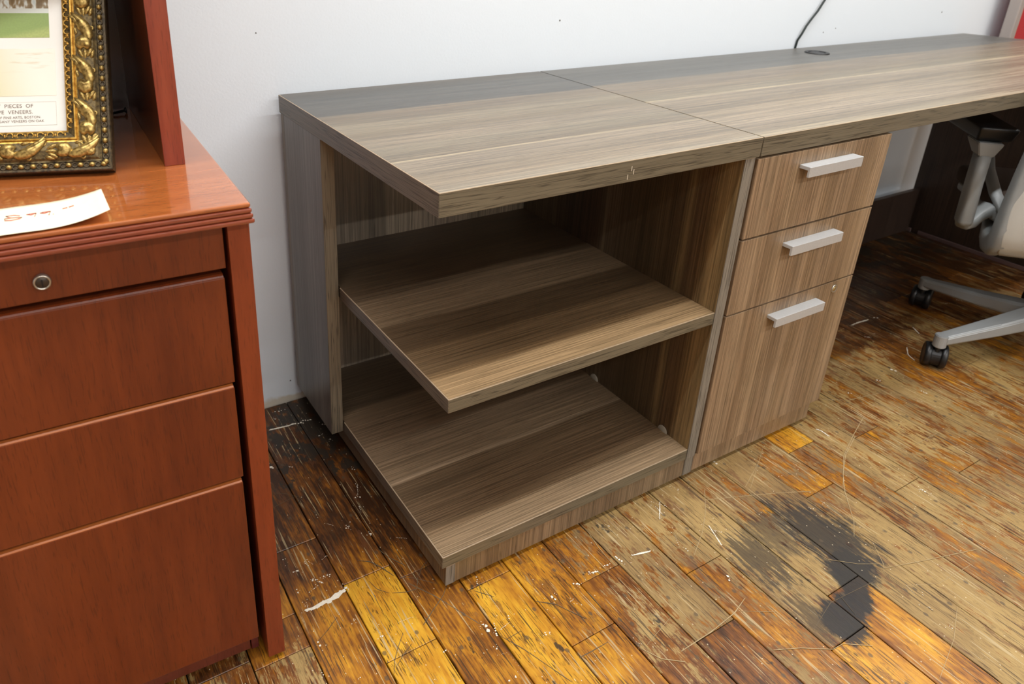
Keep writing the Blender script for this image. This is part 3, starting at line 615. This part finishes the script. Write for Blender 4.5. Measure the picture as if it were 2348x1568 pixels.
prof = [(0, -.015, 2), (0, .000, 2), (.0012, .0022, 2), (.0040, .0020, 2), (.0046, -.0004, 2), (.0125, -.0004, 2), (.0132, .0010, 2), (.0152, .0006, 1), (.0180, .0030, 1), (.0290, .0052, 1), (.0400, .0034, 1), (.0424, .0030, 3), (.0432, .0050, 3), (.0452, .0050, 3), (.0462, .0024, 1), (.0545, -.0020, 1), (.0565, -.0030, 3), (.0577, -.0046, 3), (.0577, -.015, 2)]
mats4 = [M_gold, M_bronze, M_patina, M_fillet]
def rail(name, L, M):
    bm = bmesh.new(); A = []; B = []
    for d, z, m in prof:
        d *= k_; A.append(bm.verts.new(M @ Vector((d, d, z)))); B.append(bm.verts.new(M @ Vector((L - d, d, z))))
    for i in range(len(prof) - 1):
        f = bm.faces.new((A[i], A[i + 1], B[i + 1], B[i])); f.material_index = prof[i + 1][2]
    f = bm.faces.new((A[-1], A[0], B[0], B[-1])); f.material_index = 2
    bm.faces.new(A); bm.faces.new(B)
    bmesh.ops.recalc_face_normals(bm, faces=bm.faces)
    o = obj(name, bm, None, fr)
    for m in mats4: o.data.materials.append(m)
    return o
# each rail: u along, v inward
RB = Matrix(((1, 0, 0, -FW), (0, 1, 0, 0), (0, 0, 1, 0), (0, 0, 0, 1)))
RR = Matrix(((0, -1, 0, 0), (1, 0, 0, 0), (0, 0, 1, 0), (0, 0, 0, 1)))
RT = Matrix(((-1, 0, 0, 0), (0, -1, 0, FH), (0, 0, 1, 0), (0, 0, 0, 1)))
RL = Matrix(((0, 1, 0, -FW), (-1, 0, 0, FH), (0, 0, 1, 0), (0, 0, 0, 1)))
rails = ((RB, FW), (RR, FH), (RT, FW), (RL, FH))
for M, L in rails: rail('frame_rail', L, M)
def ball(sx, sy, sz, seg=10, ring=6, fn=None):
    bm = bmesh.new(); bmesh.ops.create_uvsphere(bm, u_segments=seg, v_segments=ring, radius=1.0)
    for v in bm.verts:
        v.co = Vector((v.co.x * sx, v.co.y * sy, v.co.z * sz))
        if fn: v.co = fn(v.co)
    return bm
PROTO = {}
def ornament(kind, bm, mat):
    me = bpy.data.meshes.new(kind); bm.to_mesh(me); bm.free(); me.materials.append(mat)
    for p in me.polygons: p.use_smooth = True
    PROTO[kind] = me
def orn(kind, M, u, v, z, rot=0.0, s=1.0, flip=1, name=None):
    o = bpy.data.objects.new(name or kind, PROTO[kind]); COL.objects.link(o); o.parent = fr
    o.matrix_local = M @ Matrix.Translation((u, v, z)) @ Matrix.Rotation(rot, 4, 'Z') @ Matrix.Diagonal((s, s * flip, s, 1))
def torus(R, r, n1=14, n2=6, arc=1.0):
    bm = bmesh.new(); rings = []
    m = n1 if arc >= 1 else int(n1 * arc) + 1
    for i in range(m):
        a = 2 * math.pi * arc * i / (n1 if arc >= 1 else m - 1) * 1.0
        if arc >= 1: a = 2 * math.pi * i / n1
        rings.append([bm.verts.new(((R + r * math.cos(b)) * math.cos(a), (R + r * math.cos(b)) * math.sin(a), r * math.sin(b))) for b in [2 * math.pi * j / n2 for j in range(n2)]])
    pairs = list(zip(rings, rings[1:])) + ([(rings[-1], rings[0])] if arc >= 1 else [])
    for a, b in pairs:
        for j in range(n2): bm.faces.new((a[j], a[(j + 1) % n2], b[(j + 1) % n2], b[j]))
    bmesh.ops.recalc_face_normals(bm, faces=bm.faces)
    return bm
ornament('bead', ball(.0040, .0034, .0034), M_gold)
ornament('bead_socket', torus(.0030, .0010), M_patina)
def heart(c):
    c = c.copy(); c.x -= .0048 * math.exp(-(c.y / .0026) ** 2) * (1 if c.x > 0 else -.2) * max(0, c.x) / .011
    c.z *= 1 - .35 * math.exp(-(c.y / .0022) ** 2) * (c.x > .002); return c
ornament('heart_boss', ball(.0105, .0098, .0058, 16, 10, heart), M_gold)
def leaf(c):
    t = c.x / .0175; c = c.copy(); c.y *= (1 - .45 * t); c.y += .0040 * t * t; c.z *= 1 - .4 * max(0, t); return c
ornament('acanthus_leaf', ball(.0175, .0052, .0042, 14, 8, leaf), M_gold)
ornament('petal', ball(.0072, .0028, .0026, 10, 6, lambda c: Vector((c.x, c.y * (1 - .4 * c.x / .0072), c.z))), M_gold)
ornament('ring_boss', torus(.0023, .0012, 12, 6), M_gold)
ornament('scroll', torus(.0036, .0008, 16, 5, .8), M_fillet)
ornament('seed', ball(.0014, .0022, .0010, 8, 5), M_fillet)
for M, L in rails:
    n_ = round((L - .008) / .0136)
    for i in range(n_):
        u = .004 + (i + .5) * (L - .008) / n_
        orn('bead', M, u, .0085 * k_, .0006); orn('bead_socket', M, u + .5 * (L - .008) / n_, .0085 * k_, .0002)
    n_ = max(1, round((L - .05) / .0585))
    for i in range(n_):
        p = (L - .05) / n_; u = .025 + (i + .5) * p; vm = .0292 * k_; up1 = i % 2
        orn('heart_boss', M, u, vm, .0050, 0 if up1 else math.pi)
        sg = 1 if up1 else -1
        for a, b, r in ((-.013, .004, .45), (-.014, -.0015, 0.0), (-.012, -.0068, -.5)): orn('petal', M, u + a * 1.0 * sg if False else u - .0135 if False else u + a, vm + b, .0042, math.pi + r, 1.0)
        orn('acanthus_leaf', M, u + p * .42, vm - .001, .0050, .50, 1.28)
        orn('acanthus_leaf', M, u + p * .52, vm + .0075, .0040, .62, .8)
        orn('ring_boss', M, u + p * .36, vm - .0092, .0030); orn('ring_boss', M, u - p * .36, vm + .0085, .0036)
        orn('petal', M, u + p * .30, vm + .0092, .0034, .2, .8); orn('petal', M, u - p * .25, vm - .0096, .0030, -.3, .9)
    n_ = round((L - .108) / .0112)
    for i in range(n_):
        u = .054 + (i + .5) * (L - .108) / n_; v = .0507 * k_
        orn('scroll', M, u, v, .0006, .3 if i % 2 else 3.4, 1.0, 1 if i % 2 else -1); orn('seed', M, u + .0056, v, .0006)
# corner leaves
for (M, L), a in zip(rails, (0, 0, 0, 0)):
    orn('acanthus_leaf', M, L - .030, .0255, .0046, .55, .9); orn('heart_boss', M, .026, .026, .0040, math.pi / 4, .75)
# mat, prints, captions
IN = .0577 * k_
M_mat = plain('white_mat_board', (244, 242, 234), .45)
mat_ = box('mat_board', -FW + .02, -.02, .02, FH - .02, -.0130, -.0105, M_mat, fr, 0)
n = N('faded_lawn_print'); oc = n.objc(); x, y, z = n.sep(oc)
g1 = n.mix(n.mr(n.math('ADD', y, n.math('MULTIPLY', x, -.25)), .203, .214), lin(176, 190, 112), lin(142, 166, 92))
g1 = n.mix(n.mr(n.noise(n.scale(oc, (400, 400, 1)), 1, 2), .3, .7, 0, .25), g1, lin(120, 138, 80))
path = n.mr(y, .2095, .2100); bldg = n.mr(y, .2155, .2165)
c = n.mix(path, g1, lin(214, 220, 212))
house = n.ramp(n.noise(n.scale(oc, (95, 40, 1)), 1, 2, .6), [(.42, lin(126, 106, 76)), (.5, lin(150, 132, 100)), (.56, lin(222, 228, 222)), (.7, lin(188, 206, 206))])
n.set(Base_Color=n.mix(bldg, c, house), Roughness=.35); M_lawn = n.m
n = N('faded_cream_print'); oc = n.objc(); x, y, z = n.sep(oc)
c = n.mix(n.mr(n.math('ADD', x, n.math('MULTIPLY', y, .3)), -.13, -.04), lin(224, 220, 176), lin(246, 244, 230))
c = n.mix(n.math('MULTIPLY', n.mr(n.noise(n.scale(oc, (30, 260, 1)), 1, 2), .55, .7), n.mr(y, .128, .150, 0, .5)), c, lin(206, 186, 142))
n.set(Base_Color=c, Roughness=.35); M_cream = n.m
box('photo_print', -.30, -.0705, .1775, .36, -.0105, -.0100, M_lawn, mat_, 0)
box('photo_print', -.30, -.0650, .1013, .1627, -.0105, -.0100, M_cream, mat_, 0)
M_line = plain('fine_print_line', (206, 202, 192), .6); M_ink = plain('brown_ink', (104, 86, 66), .6)
pl = box('caption_card', -.30, -.0657, .0631, .0935, -.0105, -.0102, M_mat, mat_, 0)
bm = bmesh.new()
for a in ((-.30, -.0657, .0931, .0935), (-.30, -.0657, .0631, .0635), (-.0661, -.0657, .0631, .0935), (-.30, -.2996, .0631, .0935)): bm_box(bm, a[0], a[1], a[2], a[3], -.0102, -.0100)
obj('caption_border', bm, M_line, pl)
def text_mesh(name, body, size, mat, parent, M, align='RIGHT', space=1.0):
    cu = bpy.data.curves.new(name, 'FONT'); cu.body = body; cu.size = size; cu.align_x = align; cu.space_character = space
    cu.extrude = .00005; tmp = bpy.data.objects.new(name, cu); COL.objects.link(tmp)
    dg = bpy.context.evaluated_depsgraph_get(); dg.update()
    me = bpy.data.meshes.new_from_object(tmp.evaluated_get(dg)); bpy.data.objects.remove(tmp)
    me.materials.clear(); me.materials.append(mat)
    o = bpy.data.objects.new(name, me); COL.objects.link(o); o.parent = parent; o.matrix_local = M; return o
for body, x, y, sz in (('TY  PIECES  OF', -.0925, .0862, .0066), ('VE  VENEERS.', -.0930, .0784, .0066), ('OF FINE ARTS, BOSTON.', -.0838, .0722, .0044), ('HOGANY VENEERS ON OAK', -.0805, .0672, .0044)):
    text_mesh('caption_line', body, sz, M_ink, pl, Matrix.Translation((x, y, -.0100)), 'RIGHT', 1.05)

# ------------------------------------------------------------------ price card
n = N('cream_paper'); n.set(Base_Color=n.mix(n.noise(n.objc(), 90, 2), lin(250, 243, 214), lin(245, 236, 202)), Roughness=.6); M_paper = n.m
bm = bmesh.new(); nx, ny = 26, 12; grid = []
def paper_z(a, b):   # a 0..1 left to right, b 0..1 front to back
    lift = .013 * max(0, (a - .62) / .38) ** 2 * (1 - .35 * b) - .0006 * math.sin(a * 9)
    return ZT + .0012 + max(0, lift) + .0035 * (1 - b) ** 2 * (1 - a) 
def paper_pt(a, b):
    x = -.60 + a * .196 + .002 * b; y = .0105 + b * .0865 - .008 * a * 0
    return Vector((x, y, paper_z(a, b)))
for j in range(ny + 1): grid.append([bm.verts.new(paper_pt(i / nx, j / ny)) for i in range(nx + 1)])
for j in range(ny):
    for i in range(nx): bm.faces.new((grid[j][i], grid[j][i + 1], grid[j + 1][i + 1], grid[j + 1][i]))
pap = obj('price_card', bm, M_paper, None, True)
so = pap.modifiers.new('thickness', 'SOLIDIFY'); so.thickness = .0004; so.offset = -1
tag(pap, 'curled cream price card reading 899 in red, on the front edge of the red credenza', 'price card')
ink = plain('red_ink', (180, 84, 68), .6)
digits = [[(-.4887, .0634), (-.4943, .068), (-.5017, .0677), (-.4973, .0604), (-.4869, .0574), (-.4897, .054), (-.4976, .0521), (-.5032, .0545), (-.5033, .0599), (-.4973, .0604)], [(-.473, .0657), (-.4789, .0655), (-.4822, .0647), (-.4781, .0614), (-.473, .0651), (-.475, .0556)], [(-.4593, .0645), (-.467, .065), (-.469, .0637), (-.4651, .0605), (-.4591, .0639), (-.4613, .0534)], [(-.4572, .0533), (-.4567, .053)], [(-.4468, .0646), (-.4418, .0648)], [(-.4401, .0649), (-.4352, .0659)]]
for s in digits:
    tube('handwritten_stroke', [(x, y, paper_z((x + .60) / .196, (y - .0105) / .0865) + .0003) for x, y in s], .00058, ink, pap, 6)

# ------------------------------------------------------------------ office chair
ch = thing('office_chair', 'silver-framed office chair on black casters with black arm pads, pushed under the desk', 'chair', (1.90, -.11, 0), -math.pi / 4)
def wl(wx, wy):   # world to chair frame
    v = Matrix.Rotation(math.pi / 4, 2) @ Vector((wx - 1.90, wy + .11)); return v.x, v.y
tips = [wl(1.890, .200), wl(1.566, -.018)]
a0 = math.atan2(tips[0][1], tips[0][0])
for q in (-1, -2, -3): tips.append((.335 * math.cos(a0 + q * math.radians(72)), .335 * math.sin(a0 + q * math.radians(72))))
lathe('hub', [(0, .075), (.038, .075), (.046, .085), (.046, .150), (.036, .165), (0, .165)], M_silver, ch, 28)
lathe('gas_cylinder', [(0, .16), (.026, .16), (.026, .27), (.016, .272), (.016, .345), (0, .345)], M_blackp, ch, 20)
for i, (tx, ty) in enumerate(tips):
    L = math.hypot(tx, ty); a = math.atan2(ty, tx); d = Vector((math.cos(a), math.sin(a), 0)); bm = bmesh.new()
    secs = [(.030, .030, .098, .146), (L * .5, .024, .086, .124), (L - .004, .0165, .076, .103)]
    rings = []
    for r, hw, z0, z1 in secs:
        s = Vector((-d.y, d.x, 0)); rings.append([bm.verts.new(d * r + s * q * hw + Vector((0, 0, z))) for q, z in ((-.8, z0), (.8, z0), (1, z0 + .006), (1, z1 - .005), (.75, z1), (-.75, z1), (-1, z1 - .005), (-1, z0 + .006))])
    for A, B in zip(rings, rings[1:]):
        for j in range(8): bm.faces.new((A[j], A[(j + 1) % 8], B[(j + 1) % 8], B[j]))
    bm.faces.new(rings[0]); bm.faces.new(rings[-1])
    bm_cyl(bm, .0165, .0165, .068, .1035, 24, Matrix.Translation(d * (L - .002)))
    bmesh.ops.recalc_face_normals(bm, faces=bm.faces)
    bmesh.ops.bevel(bm, geom=[e for e in bm.edges if len(e.link_faces) == 2 and e.calc_face_angle() > .7], offset=.002, segments=2, affect='EDGES')
    lg = obj('leg', bm, M_silver, ch)
    sw = [math.radians(18), math.radians(32), 1.0, 2.4, -.6][i] - math.pi / 4
    cx, cy = d.x * (L - .002), d.y * (L - .002)
    off = Vector((-math.sin(sw), math.cos(sw), 0))   # trail
    C = Vector((cx, cy, 0)) + off * .014
    bm = bmesh.new(); bm_cyl(bm, .008, .008, .05, .07, 12, Matrix.Translation((cx, cy, 0)))
    # hood between the wheels
    Mw = Matrix.Translation((C.x, C.y, .0335)) @ Matrix.Rotation(sw, 4, 'Z') @ Matrix.Rotation(math.pi / 2, 4, 'Y')
    bm_cyl(bm, .0285, .0285, -.011, .011, 28, Mw)
    ca = obj('caster', bm, M_black2, ch, False)
    for sgn in (-1, 1):
        M = Mw @ (Matrix.Identity(4) if sgn > 0 else Matrix.Rotation(math.pi, 4, 'X'))
        lathe('wheel', [(0, .011), (.030, .011), (.0335, .013), (.0335, .021), (.032, .0255), (.028, .0275), (.0265, .0268), (0, .0272)], M_black2, ca, 36, M)
# seat, mechanism
box('mechanism', -.075, .075, -.13, .12, .335, .375, M_grey, ch, .012, 3)
bm = bmesh.new(); bm_box(bm, -.205, .205, -.14, .30, .400, .455, .022, 4); obj('seat_cushion', bm, M_seat, ch, True)
box('seat_pan', -.195, .195, -.13, .285, .378, .401, M_grey, ch, .009, 3)
# back shell: tall curved plate that hooks under the seat
def sheet(name, rows, th, mat, parent, nx=14):
    bm = bmesh.new(); g = []
    for (y, z, hw, bow) in rows:
        g.append([bm.verts.new((hw * q, y + bow * q * q, z)) for q in [-1 + 2 * i / nx for i in range(nx + 1)]])
    for A, B in zip(g, g[1:]):
        for i in range(nx): bm.faces.new((A[i], A[i + 1], B[i + 1], B[i]))
    bmesh.ops.recalc_face_normals(bm, faces=bm.faces)
    o = obj(name, bm, mat, parent, True); m = o.modifiers.new('thickness', 'SOLIDIFY'); m.thickness = th; m.offset = 0
    b = o.modifiers.new('rounded', 'BEVEL'); b.width = .004; b.segments = 2; b.limit_method = 'ANGLE'; b.angle_limit = .8
    return o
sheet('back_shell', [(-.020, .352, .120, .0), (-.050, .343, .165, .0), (-.085, .338, .196, .0), (-.115, .341, .216, .002), (-.140, .352, .230, .005), (-.158, .372, .238, .009), (-.168, .400, .242, .014), (-.176, .45, .244, .022), (-.186, .55, .244, .035), (-.200, .70, .238, .045), (-.222, .85, .225, .045), (-.235, .93, .20, .04), (-.238, .955, .15, .03)], .030, M_shell, ch, 20)
for sg in (-1, 1):
    sweep('back_rail', [((sg * .205, .010, .372), .010, .012), ((sg * .216, -.030, .352), .018, .015), ((sg * .226, -.075, .345), .024, .017), ((sg * .232, -.112, .352), .028, .018), ((sg * .236, -.138, .376), .028, .018), ((sg * .239, -.146, .415), .024, .017), ((sg * .240, -.148, .47), .020, .016), ((sg * .240, -.154, .55), .018, .015), ((sg * .235, -.164, .70), .016, .014), ((sg * .222, -.186, .85), .014, .012), ((sg * .20, -.20, .93), .010, .010)], (16, (1, 0, 0)), M_grey, ch)
sheet('back_mesh', [(-.130, .47, .215, .03), (-.142, .55, .222, .04), (-.158, .70, .218, .05), (-.180, .85, .205, .05), (-.195, .92, .18, .045)], .010, M_mesh, ch)
for sg in (-1, 1):
    def q(x, y, z): return (sg * x, y, z)
    # bracket from the shell out to the arm post
    br = sweep('arm_bracket', [(q(.170, -.060, .395), .020, .016), (q(.205, -.025, .410), .025, .018), (q(.235, -.022, .418), .027, .018), (q(.265, -.045, .409), .025, .016), (q(.288, -.070, .395), .024, .015), (q(.303, -.080, .392), .020, .016)], (16,), M_grey, ch)
    po = sweep('arm_post', [(q(.299, -.077, .388), .014, .021), (q(.300, -.076, .398), .0175, .0245), (q(.303, -.072, .50), .0165, .0245), (q(.304, -.070, .582), .0165, .0245)], (16, (0, 1, 0)), M_grey, ch)
    bm = bmesh.new()
    lo = [(-.0165, -.0245), (.0165, -.0245), (.0165, .0245), (-.0165, .0245)]; hi = [(-.030, -.027), (.026, -.027), (.026, .052), (-.030, .052)]
    A = [bm.verts.new((sg * (.304 + x), -.070 + y, .576)) for x, y in lo]; B = [bm.verts.new((sg * (.304 + x), -.070 + y, .607)) for x, y in hi]; C = [bm.verts.new((sg * (.304 + x), -.070 + y, .612)) for x, y in hi]
    for P_, Q_ in ((A, B), (B, C)):
        for j in range(4): bm.faces.new((P_[j], P_[(j + 1) % 4], Q_[(j + 1) % 4], Q_[j]))
    bm.faces.new(A); bm.faces.new(C); bmesh.ops.recalc_face_normals(bm, faces=bm.faces)
    bmesh.ops.bevel(bm, geom=list(bm.edges), offset=.002, segments=2, affect='EDGES')
    obj('arm_flare', bm, M_grey, po)
    bm = bmesh.new(); bm_box(bm, -.046, .046, -.105, .150, .614, .652, .010, 3)
    for v in bm.verts:
        t = (v.co.z - .614) / .038
        if v.co.y < 0: v.co.y += (1 - t) * .018
        v.co.x *= .86 + .14 * t; v.co.x += sg * .295
        v.co.z = min(v.co.z, .652)
    obj('arm_pad', bm, M_blackp, ch, True)
    # recline struts beside the seat
    sweep('strut', [(q(.205, -.070, .420), .015, .008), (q(.214, .00, .455), .015, .008), (q(.214, .08, .500), .014, .008), (q(.205, .13, .535), .012, .008)], (10,), M_grey, ch)
tl = sweep('height_lever', [((.06, .05, .355), .004, .004), ((.16, .06, .350), .004, .004), ((.215, .06, .345), .010, .004)], (10,), M_blackp, ch)

# ------------------------------------------------------------------ red partition beyond the desk
pa = thing('fabric_screen', 'red fabric office screen with grey post standing beyond the far end of the desk', 'office screen', (2.808, .59, 0))
M_redf = plain('red_fabric', (172, 40, 44), .85, var=.08, vscale=700); M_trim = plain('tan_trim', (176, 150, 118), .6)
box('upright', 0, .034, -.02, .02, 0, 1.30, plain('warm_grey_strip', (158, 148, 142), .5), pa, .006, 3)  # plain grey strip along the screen's near edge
fp = box('fabric_panel', .040, .90, -.016, .016, .08, 1.28, M_redf, pa, .004, 2)
box('trim_strip', .0342, .0398, -.017, .017, .08, 1.28, M_trim, fp, .001); box('trim_strip', .040, .90, -.017, .017, 1.281, 1.295, M_trim, fp, .001)
for x in (.015, .45, .86): box('foot', x - .02, x + .02, -.06, .06, 0, .02, M_blackp, pa, .004) if x > .02 else None
